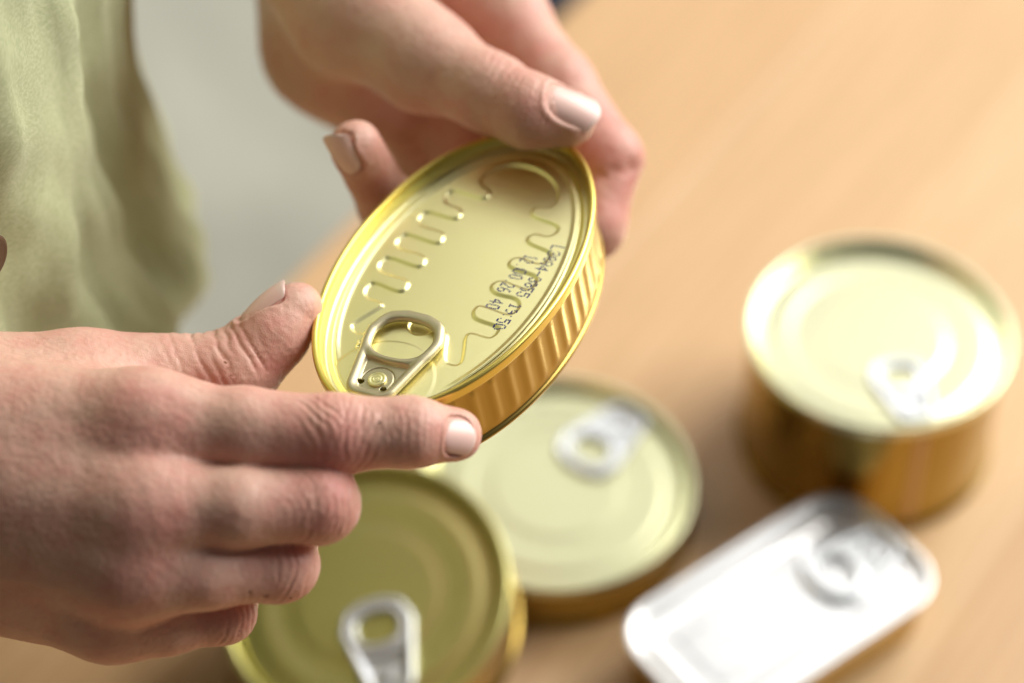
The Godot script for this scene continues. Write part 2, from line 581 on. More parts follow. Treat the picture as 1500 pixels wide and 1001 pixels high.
const FW := 400
const FH := 248
const FC := 0.25
func panel_field() -> PackedFloat32Array:
	# signed distance (mm, negative inside) to the meandering line pressed into the lid, on a grid of 0.25 mm
	var key := [Vector2(29.6, -12.0), Vector2(32.8, -10.8), Vector2(35.3, -8.7), Vector2(37.4, -5.5), Vector2(38.7, -1.9), Vector2(39.0, 1.7), Vector2(38.3, 5.1), Vector2(36.4, 7.6), Vector2(33.7, 9.3), Vector2(31.4, 9.7), Vector2(29.7, 8.4), Vector2(28.7, 6.4), Vector2(27.3, 5.2), Vector2(25.9, 5.6), Vector2(25.5, 7.5), Vector2(26.0, 13.8), Vector2(25.0, 15.4), Vector2(22.9, 15.4), Vector2(21.3, 13.9), Vector2(20.8, 10.6), Vector2(19.5, 9.0), Vector2(17.7, 9.0), Vector2(17.0, 10.7), Vector2(17.5, 16.7), Vector2(16.4, 18.1), Vector2(14.3, 18.2), Vector2(12.6, 16.4), Vector2(12.0, 10.9), Vector2(10.7, 9.4), Vector2(8.8, 9.3), Vector2(8.1, 11.0), Vector2(8.9, 18.1), Vector2(7.8, 19.5), Vector2(5.7, 19.8), Vector2(4.0, 18.1), Vector2(3.5, 11.8), Vector2(2.2, 10.0), Vector2(0.4, 10.0), Vector2(-0.4, 11.6), Vector2(0.4, 18.6), Vector2(-0.9, 20.0), Vector2(-2.9, 20.1), Vector2(-4.5, 18.3), Vector2(-5.2, 11.9), Vector2(-6.2, 10.2), Vector2(-8.4, 10.2), Vector2(-9.2, 12.0), Vector2(-8.3, 18.1), Vector2(-9.6, 19.3), Vector2(-11.7, 19.2), Vector2(-13.3, 17.6), Vector2(-13.7, 14.0), Vector2(-14.4, 13.0), Vector2(-15.3, 13.2), Vector2(-21.5, 16.5), Vector2(-23.1, 16.5), Vector2(-24.3, 15.0), Vector2(-24.2, 13.2), Vector2(-22.5, 12.1), Vector2(-20.0, 10.7), Vector2(-16.1, 6.5), Vector2(-16.5, -0.1), Vector2(-17.3, -3.6), Vector2(-17.7, -5.2), Vector2(-19.0, -6.8), Vector2(-22.6, -8.3), Vector2(-25.0, -9.4), Vector2(-26.6, -10.7), Vector2(-26.8, -12.4), Vector2(-26.2, -13.5), Vector2(-24.6, -13.6), Vector2(-21.4, -12.4), Vector2(-18.2, -11.2), Vector2(-16.5, -11.8), Vector2(-16.6, -16.1), Vector2(-15.6, -17.4), Vector2(-13.5, -17.5), Vector2(-12.7, -16.4), Vector2(-12.1, -11.4), Vector2(-10.9, -9.5), Vector2(-8.9, -9.1), Vector2(-7.8, -10.3), Vector2(-8.5, -16.4), Vector2(-8.0, -18.3), Vector2(-6.2, -19.0), Vector2(-4.3, -18.3), Vector2(-3.3, -16.4), Vector2(-3.1, -11.6), Vector2(-1.6, -9.6), Vector2(0.2, -9.8), Vector2(1.1, -11.7), Vector2(0.3, -17.1), Vector2(0.7, -18.9), Vector2(2.7, -19.3), Vector2(4.4, -18.6), Vector2(5.1, -16.8), Vector2(5.7, -11.6), Vector2(7.0, -10.1), Vector2(8.7, -10.5), Vector2(9.4, -12.2), Vector2(8.8, -15.5), Vector2(9.2, -17.9), Vector2(11.3, -18.7), Vector2(13.0, -17.9), Vector2(14.2, -12.9), Vector2(15.1, -11.1), Vector2(16.4, -10.8), Vector2(17.7, -11.8), Vector2(17.9, -15.2), Vector2(19.4, -16.6), Vector2(21.0, -16.5), Vector2(22.1, -14.8), Vector2(23.0, -9.4), Vector2(24.3, -7.7), Vector2(26.1, -7.8), Vector2(26.8, -9.3), Vector2(27.2, -11.3)]
	var line := PackedVector2Array()
	var m := key.size()
	for i in m:
		for k in 6:
			line.append((key[i] as Vector2).cubic_interpolate(key[(i + 1) % m], key[(i + m - 1) % m], key[(i + 2) % m], k / 6.0))
	var d := PackedFloat32Array()
	d.resize(FW * FH)
	d.fill(2.5)
	var count := line.size()
	for i in count:
		var a := line[i]
		var e := line[(i + 1) % count] - a
		var l2 := maxf(e.length_squared(), 1e-6)
		for y in range(int((minf(a.y, a.y + e.y) - 2.0) / FC) + FH / 2, int((maxf(a.y, a.y + e.y) + 2.0) / FC) + FH / 2 + 1):
			for x in range(int((minf(a.x, a.x + e.x) - 2.0) / FC) + FW / 2, int((maxf(a.x, a.x + e.x) + 2.0) / FC) + FW / 2 + 1):
				var w := Vector2((x - FW / 2) * FC, (y - FH / 2) * FC) - a
				var q := (w - e * clampf(w.dot(e) / l2, 0, 1)).length()
				if q < d[y * FW + x]:
					d[y * FW + x] = q
	for y in FH:
		var wy := (y - FH / 2) * FC + 0.0003
		var cuts := []
		for i in count:
			var a := line[i]
			var b := line[(i + 1) % count]
			if (a.y > wy) != (b.y > wy):
				cuts.append(a.x + (wy - a.y) / (b.y - a.y) * (b.x - a.x))
		cuts.sort()
		for k in range(0, cuts.size() - 1, 2):
			for x in range(ceili(cuts[k] / FC) + FW / 2, floori(cuts[k + 1] / FC) + FW / 2 + 1):
				d[y * FW + x] = -d[y * FW + x]
	return d


func panel_height(f: PackedFloat32Array, x: float, z: float) -> float:
	var y := -z
	var gx := x / FC + FW / 2
	var gy := y / FC + FH / 2
	var ixx := clampi(int(gx), 0, FW - 2)
	var iy := clampi(int(gy), 0, FH - 2)
	var o := iy * FW + ixx
	var tx := gx - ixx
	var d := lerpf(lerpf(f[o], f[o + 1], tx), lerpf(f[o + FW], f[o + FW + 1], tx), gy - iy)
	var h := -3.6 - 0.55 * smoothstep(0.55, -0.55, d)
	var k := sqrt(x * x / 2304.0 + y * y / 849.0) + 1e-6
	var inward := (1.0 - k) * k / sqrt(x * x / 5308416.0 + y * y / 720801.0 + 1e-9)
	h += 0.42 * smoothstep(6.5, 5.2, inward) * smoothstep(-35.0, -28.0, x) - 0.0
	h -= 0.13 * exp(-pow((inward - 4.75) / 0.14, 2.0))                  # the score line
	var e := Vector2(x + 37.0, y - 1.6).length()
	h += 0.16 * smoothstep(13.4, 12.4, e)                            # a low round step about the ring pull
	h -= 0.55 * smoothstep(3.6, 2.7, Vector2(x + 17.6, y - 0.6).length()) * smoothstep(-16.6, -17.4, x)   # finger dent under the loop
	h += 0.16 * exp(-pow((Vector2(x + 26.9, y - 11.9).length() - 0.62) / 0.22, 2.0)) + 0.16 * exp(-pow((Vector2(x + 28.2, y - 11.6).length() - 0.62) / 0.22, 2.0))
	return h


func printed_code(t: Node3D, field: PackedFloat32Array) -> void:
	var font := {
		"0": "01110100011000110001100011000101110", "1": "00100011000010000100001000010001110", "2": "01110100010000100010001000100011111", "3": "01110100010000100110000011000101110",
		"4": "00010001100101010010111110001000010", "5": "11111100001111000001000011000101110", "6": "00110010001000011110100011000101110", "8": "01110100011000101110100011000101110",
		"9": "01110100011000101111000010001001100", "L": "10000100001000010000100001000011111", "-": "00000000000000011111000000000000000", ".": "00000000000000000000000000000000100", ":": "00000001000000000000000000010000000", " ": "00000000000000000000000000000000000"}
	var v := PackedVector3Array()
	var n := PackedVector3Array()
	var ix := PackedInt32Array()
	var rng := RandomNumberGenerator.new()
	rng.seed = 11
	for row in [["L3894-3855 19:50", Vector2(15.2, -17.9), Vector2(-12.2, -15.9), 2.95], ["12.00.26 40", Vector2(10.9, -12.7), Vector2(-6.4, -11.1), 3.1]]:
		var words: String = row[0]
		var from: Vector2 = row[1]
		var step: Vector2 = (row[2] - from) / (words.length() - 1)
		for i in words.length():
			var bits: String = font[words[i]]
			for k in 35:
				if bits[k] != "1":
					continue
				var q := from + step * i + step * 0.155 * (k % 5) + Vector2(0.02, -1) * float(row[3]) * (1.0 - (k / 5) / 6.0)
				q += Vector2(rng.randf_range(-0.05, 0.05), rng.randf_range(-0.05, 0.05))
				var r := 0.225 * rng.randf_range(0.8, 1.15)
				var a := v.size()
				for c in 7:
					var p := q + (Vector2(cos(TAU * c / 6.0), sin(TAU * c / 6.0)) * r if c < 6 else Vector2.ZERO)
					v.append(Vector3(p.x, panel_height(field, p.x, -p.y) + 0.02, -p.y))
					n.append(Vector3.UP)
					if c < 6:
						ix.append_array([a + 6, a + c, a + (c + 1) % 6])
	part("printed_code", solid(v, n, ix), mat.ink, t)


# ------------------------------------------------------------------ hands
class Hand:
	var A := PackedVector3Array()
	var E := PackedVector3Array()
	var IL := PackedFloat32Array()
	var RA := PackedFloat32Array()
	var RD := PackedFloat32Array()
	var GR := PackedInt32Array()
	var inner := PackedFloat32Array([11.5, 5.0, 3.0, 3.0, 3.0, 3.0])    # how softly the bones of a group join
	var blend := PackedFloat32Array([0.0, 12.0, 9.0, 9.0, 9.0, 9.0])     # how softly a finger joins the palm
	var noise: FastNoiseLite
	# creases across a joint: centre, along, up, radius, reach, rows, spacing, depth, width, bow
	var CC := PackedVector3Array()
	var CT := PackedVector3Array()
	var CN := PackedVector3Array()
	var CV := []
	# nails: centre, along, up, half length, half width, curvature radius
	var NC := PackedVector3Array()
	var NT := PackedVector3Array()
	var NN := PackedVector3Array()
	var NV := []
	# single folds: a line with depth and width
	var FA := PackedVector3Array()
	var FE := PackedVector3Array()
	var FV := []
	# patches of redder or paler skin: centre, radius, strength
	var blush := []
	var verts := PackedVector3Array()
	var norms := PackedVector3Array()
	var tints := PackedColorArray()
	var index := PackedInt32Array()
	var nails := []
	var halves := []
	var size := 1.0

	func bone(g: int, a: Vector3, ra: float, b: Vector3, rb: float) -> void:
		A.append(a)
		E.append(b - a)
		IL.append(1.0 / maxf((b - a).length_squared(), 1e-6))
		RA.append(ra)
		RD.append(rb - ra)
		GR.append(g)

	func crease(c: Vector3, along: Vector3, up: Vector3, r: float, reach: float, rows: int, gap: float, depth: float, wide: float, bow := 0.25) -> void:
		along = along.normalized()
		up = (up - along * along.dot(up)).normalized()
		CC.append(c)
		CT.append(along)
		CN.append(up)
		CV.append([r, reach, rows, gap, depth, wide, bow])

	func fold(a: Vector3, b: Vector3, depth: float, wide: float) -> void:
		FA.append(a)
		FE.append(b - a)
		FV.append([depth, wide])

	func nail(c: Vector3, along: Vector3, up: Vector3, half_long: float, half_wide: float, curve: float, tip_free := 0.3) -> void:
		along = along.normalized()
		up = (up - along * along.dot(up)).normalized()
		var all := range(A.size())
		var p := c + up * 25.0
		for k in 40:
			var d := field(p, all)
			p -= up * d * 0.8
		# the nail lies along the skin: find its slope
		var q := c + up * 25.0 - along * half_long * 0.8
		for k in 40:
			q -= up * field(q, all) * 0.8
		along = (p - q).normalized().lerp(along, 0.45).normalized()
		up = (up - along * along.dot(up)).normalized()
		NC.append(p)
		NT.append(along)
		NN.append(up)
		NV.append([half_long, half_wide, curve, tip_free])

	# The palm and every finger join softly; fingers beside each other keep a crease between them.
	func field(p: Vector3, list: Array) -> float:
		var palm := 1e4
		var swell := 0.0
		var cur := -1
		var d := 1e4
		for i in list:
			var w := p - A[i]
			var e := E[i]
			var t := clampf(w.dot(e) * IL[i], 0.0, 1.0)
			var x := (w - e * t).length() - RA[i] - RD[i] * t
			var g := GR[i]
			if g != cur:
				if cur == 0:
					palm = d
				elif cur > 0:
					swell = swelled(swell, palm, d, blend[cur])
				cur = g
				d = x
			else:
				var k := inner[g]
				var h := maxf(k - absf(d - x), 0.0) / k
				d = minf(d, x) - h * h * k * 0.25
		if cur == 0:
			return d
		return palm - swelled(swell, palm, d, blend[cur])

	func swelled(swell: float, palm: float, d: float, k: float) -> float:
		var h := maxf(k - absf(d - palm), 0.0) / k
		var s := palm - minf(d, palm) + h * h * k * 0.25
		h = maxf(0.9 - absf(s - swell), 0.0) / 0.9
		return maxf(s, swell) + h * h * 0.225 * minf(1.0, minf(s, swell))

	func relief(p: Vector3, creases: Array, beds: Array, folds: Array) -> float:
		var d := 0.08 * noise.get_noise_3dv(p * 0.16) + 0.05 * noise.get_noise_3dv(p * 0.55)
		for i in creases:
			var q := p - CC[i]
			var c: Array = CV[i]
			var s := q.dot(CT[i])
			var reach: float = c[1]
			if absf(s) > reach + 2.5:
				continue
			var up := q.dot(CN[i]) / float(c[0])
			if up < 0.05:
				continue
			var side := (q - CT[i] * s - CN[i] * q.dot(CN[i])).length()
			s += 0.45 * noise.get_noise_3dv(p * 0.14 + CC[i]) - signf(s) * float(c[6]) * side * side / float(c[0]) * 0.4
			var fade := smoothstep(0.1, 0.55, up) * smoothstep(reach + 2.0, reach * 0.5, absf(s))
			var gap: float = c[3]
			var row := roundf(s / gap)
			var off := s - row * gap
			var wobble := 0.6 + 0.6 * noise.get_noise_2d(row * 7.3 + CC[i].x, side * 0.07 + row * 3.1)
			d += float(c[4]) * fade * clampf(wobble, 0.0, 1.2) * exp(-off * off / (float(c[5]) * float(c[5])))
		for i in folds:
			var w := p - FA[i]
			var e := FE[i]
			var t := clampf(w.dot(e) / e.length_squared(), 0.0, 1.0)
			var x := (w - e * t).length() + 0.3 * noise.get_noise_3dv(p * 0.3)
			var f: Array = FV[i]
			d += float(f[0]) * exp(-x * x / (float(f[1]) * float(f[1]))) * minf(1.0, 5.0 * minf(t + 0.05, 1.05 - t))
		for i in beds:
			var q := p - NC[i]
			var up := q.dot(NN[i])
			var c: Array = NV[i]
			if up < -4.5:
				continue
			var x := q.dot(NT[i]) / float(c[0])
			var y := (q - NN[i] * up - NT[i] * q.dot(NT[i])).length() / float(c[1])
			if x > 1.5 or x < -1.8 or y > 1.6:
				continue
			var e := pow(pow(absf(x), 3.0) + pow(y, 3.0), 1.0 / 3.0)
			d += 0.55 * smoothstep(1.06, 0.92, e)
			d -= 0.28 * exp(-pow((e - 1.16) / 0.10, 2.0)) * smoothstep(0.9, 0.3, x)
		return d

	func tint(p: Vector3, n: Vector3) -> Color:
		var c := Vector3(0.64, 0.385, 0.30)
		var red := 0.12 + 0.22 * noise.get_noise_3dv(p * 0.09) + 0.13 * noise.get_noise_3dv(p * 0.33 + Vector3(50, 0, 0)) + 0.10 * noise.get_noise_3dv(p * 1.1)
		for b in blush:
			var q: Vector3 = p - b[0]
			red += float(b[2]) * exp(-q.length_squared() / (float(b[1]) * float(b[1])))
		if red > 0.0:
			c = c.lerp(Vector3(0.60, 0.225, 0.19), minf(red, 1.0))
		else:
			c = c.lerp(Vector3(0.68, 0.47, 0.36), minf(-red, 1.0))
		var fleck := noise.get_noise_3dv(p * 0.8 + Vector3(9, 80, 3))
		if fleck > 0.62:
			c = c.lerp(Vector3(0.42, 0.22, 0.15), (fleck - 0.62) * 0.6)
		return Color(c.x, c.y, c.z)

	func prepare(h: float) -> void:
		var bs := h * 4.0
		var every := range(A.size())
		var big := bs * 4.0
		var coarse := {}
		for i in A.size():
			var a := A[i]
			var b := a + E[i]
			var r := maxf(RA[i], RA[i] + RD[i]) + big * 0.5 + (14.0 if GR[i] == 0 else 5.0)
			var lo := (a.min(b) - Vector3.ONE * r) / big
			var hi := (a.max(b) + Vector3.ONE * r) / big
			for x in range(floori(lo.x), ceili(hi.x)):
				for y in range(floori(lo.y), ceili(hi.y)):
					for z in range(floori(lo.z), ceili(hi.z)):
						coarse[Vector3i(x, y, z)] = true
		var blocks := {}
		for key in coarse:
			if absf(field((Vector3(key) + Vector3.ONE * 0.5) * big, every)) > big * 0.87 + 1.0:
				continue
			for x in 4:
				for y in 4:
					for z in 4:
						blocks[key * 4 + Vector3i(x, y, z)] = true
		var keys := blocks.keys()
		for k in 2:
			var got := {"keys": keys.slice(k * keys.size() / 2, (k + 1) * keys.size() / 2), "verts": PackedVector3Array(), "norms": PackedVector3Array(), "tints": PackedColorArray(), "cells": PackedInt64Array(), "edges": PackedInt64Array()}
			halves.append(got)
		size = h

	func twin() -> Hand:   # a copy of its own for each thread, so that the threads do not wait for each other
		var t := Hand.new()
		for k in ["A", "E", "IL", "RA", "RD", "GR", "CC", "CT", "CN", "NC", "NT", "NN", "FA", "FE", "inner", "blend"]:
			t.set(k, get(k).duplicate())
		for k in ["CV", "NV", "FV", "blush"]:
			t.set(k, get(k).duplicate(true))
		t.noise = noise.duplicate()
		t.size = size
		return t

	func scan(got: Dictionary) -> void:
		var h := size
		var bs := h * 4.0
		var every := range(A.size())
		var verts := PackedVector3Array()
		var norms := PackedVector3Array()
		var tints := PackedColorArray()
		var cells := PackedInt64Array()
		var edges := PackedInt64Array()
		var val := PackedFloat32Array()
		val.resize(125)
		for key in got.keys:
			var o := Vector3(key) * bs
			var c := o + Vector3.ONE * bs * 0.5
			var near := []
			var dist := PackedFloat32Array()
			for i in every:
				var w := c - A[i]
				var t := clampf(w.dot(E[i]) * IL[i], 0.0, 1.0)
				dist.append((w - E[i] * t).length() - RA[i] - RD[i] * t)
			var mid := field(c, every)
			if absf(mid) > bs * 0.92 + 0.9:
				continue
			var reach := PackedFloat32Array([1e9, 1e9, 1e9, 1e9, 1e9, 1e9])
			for i in every:
				reach[GR[i]] = minf(reach[GR[i]], dist[i])
			for i in every:
				if reach[GR[i]] < maxf(mid, 0.0) + bs * 1.8 + (24.0 if GR[i] == 0 else 13.0):
					near.append(i)
			var cr := []
			for i in CC.size():
				if CC[i].distance_to(c) < float(CV[i][0]) * 1.8 + float(CV[i][1]) + bs:
					cr.append(i)
			var nb := []
			for i in NC.size():
				if NC[i].distance_to(c) < float(NV[i][0]) * 2.2 + bs:
					nb.append(i)
			var fo := []
			for i in FA.size():
				var w := c - FA[i]
				if (w - FE[i] * clampf(w.dot(FE[i]) / FE[i].length_squared(), 0, 1)).length() < float(FV[i][1]) * 2.5 + bs:
					fo.append(i)
			var k := 0
			for x in 5:
				for y in 5:
					for z in 5:
						var p := o + Vector3(x, y, z) * h
						var f := field(p, near)
						if absf(f) < 1.6:
							f += relief(p, cr, nb, fo)
						val[k] = f
						k += 1
			for x in 4:
				for y in 4:
					for z in 4:
						var m := x * 25 + y * 5 + z
						var s0 := val[m] < 0.0
						var same := true
						for j in [1, 5, 6, 25, 26, 30, 31]:
							if (val[m + j] < 0.0) != s0:
								same = false
								break
						if same:
							continue
						var sum := Vector3.ZERO
						var cnt := 0
						for e in EDGES:
							var fa := val[m + e[0] * 25 + e[1] * 5 + e[2]]
							var fb := val[m + e[3] * 25 + e[4] * 5 + e[5]]
							if (fa < 0.0) != (fb < 0.0):
								sum += Vector3(e[0], e[1], e[2]).lerp(Vector3(e[3], e[4], e[5]), fa / (fa - fb))
								cnt += 1
						var p := o + (Vector3(x, y, z) + sum / cnt) * h
						var f := field(p, near) + relief(p, cr, nb, fo)
						var ep := 0.16
						var px := p + Vector3(ep, 0, 0)
						var py := p + Vector3(0, ep, 0)
						var pz := p + Vector3(0, 0, ep)
						var n := Vector3(field(px, near) + relief(px, cr, nb, fo) - f, field(py, near) + relief(py, cr, nb, fo) - f, field(pz, near) + relief(pz, cr, nb, fo) - f).normalized()
						p -= n * clampf(f, -0.4 * h, 0.4 * h)
						var gx: int = key.x * 4 + x + 4096
						var gy: int = key.y * 4 + y + 4096
						var gz: int = key.z * 4 + z + 4096
						var cell := (gx << 26) | (gy << 13) | gz
						cells.append(cell)
						verts.append(p)
						norms.append(n)
						tints.append(tint(p, n))
						if (val[m + 25] < 0.0) != s0:
							edges.append(cell * 4)
						if (val[m + 5] < 0.0) != s0:
							edges.append(cell * 4 + 1)
						if (val[m + 1] < 0.0) != s0:
							edges.append(cell * 4 + 2)
		got.verts = verts
		got.norms = norms
		got.tints = tints
		got.cells = cells
		got.edges = edges

	func join() -> void:
		var at := {}
		for got in halves:
			var n := verts.size()
			for i in got.cells.size():
				at[got.cells[i]] = n + i
			verts.append_array(got.verts)
			norms.append_array(got.norms)
			tints.append_array(got.tints)
		var X := 1 << 26
		var Y := 1 << 13
		for got in halves:
			for e in got.edges:
				var c: int = e >> 2
				match e & 3:
					0: link(at, c, c - Y, c - Y - 1, c - 1)
					1: link(at, c, c - X, c - X - 1, c - 1)
					2: link(at, c, c - X, c - X - Y, c - Y)
		for i in NC.size():
			nails.append(plate(i))

	func link(at: Dictionary, a: int, b: int, c: int, d: int) -> void:
		if at.has(a) and at.has(b) and at.has(c) and at.has(d):
			index.append_array([at[a], at[b], at[c], at[a], at[c], at[d]])

	# one nail: a thin curved plate, rounded at the cuticle, standing a little free at the tip
	func plate(i: int) -> Array:
		var l: float = NV[i][0]
		var w: float = NV[i][1]
		var R: float = NV[i][2]
		var tip: float = NV[i][3]
		var T := NT[i]
		var N := NN[i]
		var S := T.cross(N).normalized()
		var v := PackedVector3Array()
		var c := PackedColorArray()
		var rows := 26
		var cols := 19
		for side in 2:
			for a in rows:
				var u := -1.0 + (2.0 + tip) * a / (rows - 1)
				for b in cols:
					var t := -1.0 + 2.0 * b / (cols - 1)
					var round_back := sqrt(maxf(1.0 - pow(maxf(-u, 0.0), 3.2), 0.0))
					var round_tip := 1.0 - 0.34 * pow(maxf(u / (1.0 + tip), 0.0), 9.0)
					var half := w * maxf(round_back, 0.02) * round_tip * (0.93 + 0.07 * u)
					var y := t * half
					var x := u * l
					x -= 0.16 * l * t * t * smoothstep(0.6, 1.0 + tip, u)
					var n := sqrt(maxf(R * R - y * y, 0.01)) - R - x * x / (2.0 * R * 5.0)
					var edge := 0.0
					if side == 1:
						edge = 0.42
					else:
						edge = 0.25 * pow(absf(t), 8.0) + 0.3 * pow(maxf(-u, 0.0), 8.0)
						if a == rows - 1:
							edge += 0.2
					v.append(NC[i] + T * x + S * y + N * (n + 0.16 - edge))
					var pale := smoothstep(0.82, 1.02, u)
					c.append(Color(0.84, 0.555, 0.49).lerp(Color(0.78, 0.60, 0.53), pale * 0.6).lerp(Color(0.72, 0.50, 0.44), 0.35 * smoothstep(-0.55, -0.9, u)))
		return [v, c, rows, cols]


func person() -> void:
	var who := thing("person", "person in a light green linen shirt holding the oval tin in both hands", "person")
	var right := Hand.new()
	var left := Hand.new()
	for q in [right, left]:
		q.noise = grain
	right.bone(0, Vector3(-151.4, 180.8, 194.6), 17.0, Vector3(-80.4, 190.2, 202.1), 10.0)
	right.bone(0, Vector3(-150.3, 177.6, 203.9), 17.0, Vector3(-79.9, 181.8, 220.0), 10.5)
	right.bone(0, Vector3(-152.3, 163.6, 204.4), 17.0, Vector3(-82.8, 171.1, 228.6), 10.0)
	right.bone(0, Vector3(-154.2, 151.5, 202.7), 16.0, Vector3(-89.4, 153.5, 228.5), 8.6)
	right.bone(0, Vector3(-141.4, 169.5, 189.0), 19.0, Vector3(-94.4, 175.6, 194.2), 13.0)
	right.bone(0, Vector3(-141.9, 157.3, 199.3), 19.0, Vector3(-94.4, 155.7, 215.9), 13.0)
	right.bone(0, Vector3(-199.5, 164.2, 194.8), 29.0, Vector3(-152.5, 169.8, 200.5), 25.0)
	right.bone(1, Vector3(-141.9, 173.9, 181.4), 15.0, Vector3(-99.7, 175.5, 176.7), 11.0)
	right.bone(1, Vector3(-99.7, 175.5, 176.7), 11.0, Vector3(-64.5, 173.7, 172.7), 9.0)
	right.bone(1, Vector3(-64.5, 173.7, 172.7), 9.0, Vector3(-55.9, 178.9, 165.6), 7.7)
	right.bone(1, Vector3(-55.9, 178.9, 165.6), 7.7, Vector3(-50.5, 182.3, 160.5), 6.2)
	right.bone(2, Vector3(-80.4, 190.2, 202.1), 9.8, Vector3(-58.4, 190.4, 204.7), 8.9)
	right.bone(2, Vector3(-58.4, 190.4, 204.7), 8.9, Vector3(-38.6, 190.4, 206.2), 8.6)
	right.bone(2, Vector3(-38.6, 190.4, 206.2), 8.6, Vector3(-22.0, 190.0, 205.2), 7.5)
	right.bone(2, Vector3(-22.0, 190.0, 205.2), 7.5, Vector3(-12.7, 185.8, 202.3), 6.0)
	right.bone(3, Vector3(-79.9, 181.8, 220.0), 9.8, Vector3(-59.2, 183.5, 221.1), 8.5)
	right.bone(3, Vector3(-59.2, 183.5, 221.1), 8.5, Vector3(-42.1, 180.9, 218.0), 8.5)
	right.bone(3, Vector3(-42.1, 180.9, 218.0), 8.5, Vector3(-43.8, 162.3, 199.8), 7.6)
	right.bone(3, Vector3(-43.8, 162.3, 199.8), 7.6, Vector3(-51.7, 150.8, 185.8), 6.5)
	right.bone(4, Vector3(-82.8, 171.1, 228.6), 9.2, Vector3(-67.1, 170.8, 228.9), 8.0)
	right.bone(4, Vector3(-67.1, 170.8, 228.9), 8.0, Vector3(-51.0, 167.1, 224.2), 7.9)
	right.bone(4, Vector3(-51.0, 167.1, 224.2), 7.9, Vector3(-53.0, 148.8, 205.6), 7.2)
	right.bone(4, Vector3(-53.0, 148.8, 205.6), 7.2, Vector3(-61.8, 139.4, 192.2), 6.3)
	right.bone(5, Vector3(-89.4, 153.5, 228.5), 8.2, Vector3(-76.3, 153.8, 229.7), 7.0)
	right.bone(5, Vector3(-76.3, 153.8, 229.7), 7.0, Vector3(-64.7, 152.7, 226.5), 6.8)
	right.bone(5, Vector3(-64.7, 152.7, 226.5), 6.8, Vector3(-66.1, 137.5, 212.0), 6.2)
	right.bone(5, Vector3(-66.1, 137.5, 212.0), 6.2, Vector3(-73.2, 131.1, 201.2), 5.5)
	right.crease(Vector3(-38.3, 192.6, 208.3), Vector3(0.999, -0.037, -0.034), Vector3(0.000, 0.856, 0.518), 8.8, 6.5, 5, 2.00, 0.12, 0.45, 0.35)
	right.crease(Vector3(-21.5, 193.1, 207.8), Vector3(0.989, -0.109, -0.101), Vector3(0.100, 0.852, 0.513), 7.9, 4.0, 4, 1.60, 0.17, 0.38, 0.30)
	right.crease(Vector3(-29.7, 193.0, 207.9), Vector3(0.995, -0.073, -0.067), Vector3(0.000, 0.905, 0.425), 8.2, 9.0, 8, 1.10, 0.07, 0.30, 0.05)
	right.crease(Vector3(-42.1, 180.9, 218.0), Vector3(0.800, -0.441, -0.407), Vector3(0.445, 0.721, 0.531), 8.5, 6.5, 5, 1.80, 0.20, 0.42, 0.25)
	right.crease(Vector3(-51.0, 167.1, 224.2), Vector3(0.800, -0.441, -0.407), Vector3(0.445, 0.721, 0.531), 7.9, 6.0, 5, 1.70, 0.20, 0.42, 0.25)
	right.crease(Vector3(-64.7, 152.7, 226.5), Vector3(0.796, -0.371, -0.478), Vector3(0.447, 0.657, 0.607), 6.8, 5.5, 5, 1.60, 0.20, 0.40, 0.25)
	right.crease(Vector3(-64.5, 173.7, 172.7), Vector3(0.884, 0.317, -0.344), Vector3(-0.356, 0.934, -0.038), 9.0, 11.0, 6, 2.30, 0.30, 0.55, 0.10)
	right.nail(Vector3(-13.2, 187.8, 204.6), Vector3(0.916, -0.326, -0.233), Vector3(0.252, 0.799, 0.546), 3.9, 4.3, 5.4, 0.25)
	right.nail(Vector3(-53.8, 180.9, 163.5), Vector3(0.636, 0.560, -0.531), Vector3(-0.784, 0.574, -0.236), 6.4, 4.8, 5.8, 0.28)
	right.fold(Vector3(-62.9, 188.4, 215.8), Vector3(-34.3, 185.4, 213.1), 0.50, 0.70)
	right.blush.append([Vector3(-37.9, 196.4, 213.0), 9.0, 0.55])
	right.blush.append([Vector3(-40.1, 185.6, 221.7), 8.0, 0.50])
	right.blush.append([Vector3(-48.7, 170.2, 226.6), 7.0, 0.45])
	right.blush.append([Vector3(-62.5, 154.8, 228.6), 7.0, 0.45])
	right.blush.append([Vector3(-79.3, 196.9, 209.5), 10.0, 0.40])
	right.blush.append([Vector3(-78.4, 188.1, 227.9), 10.0, 0.35])
	right.blush.append([Vector3(-81.5, 176.0, 235.1), 9.0, 0.30])
	right.blush.append([Vector3(-87.3, 164.1, 236.3), 9.0, 0.20])
	right.blush.append([Vector3(-50.8, 176.8, 172.3), 11.0, 0.35])
	right.blush.append([Vector3(-13.4, 190.9, 207.2), 8.0, 0.20])
	right.blush.append([Vector3(-66.2, 175.5, 179.6), 10.0, 0.15])
	left.bone(0, Vector3(-58.1, 214.1, 12.4), 22.0, Vector3(-2.7, 181.6, 52.1), 10.0)
	left.bone(0, Vector3(-60.2, 209.9, 12.6), 22.0, Vector3(-11.3, 157.9, 42.4), 10.0)
	left.bone(0, Vector3(-56.9, 202.5, 14.7), 20.0, Vector3(-20.9, 146.8, 39.7), 10.0)
	left.bone(0, Vector3(-54.2, 192.6, 25.5), 17.0, Vector3(-30.6, 145.5, 38.2), 9.5)
	left.bone(0, Vector3(-51.9, 187.6, 27.9), 18.5, Vector3(-47.9, 168.1, 49.0), 17.5)
	left.bone(0, Vector3(-47.9, 168.1, 49.0), 17.5, Vector3(-37.9, 150.6, 50.3), 13.5)
	left.bone(0, Vector3(-68.5, 232.3, -38.2), 29.0, Vector3(-58.2, 212.3, 12.9), 25.0)
	left.bone(1, Vector3(-55.0, 206.1, 43.2), 20.0, Vector3(-40.3, 194.4, 66.3), 17.0)
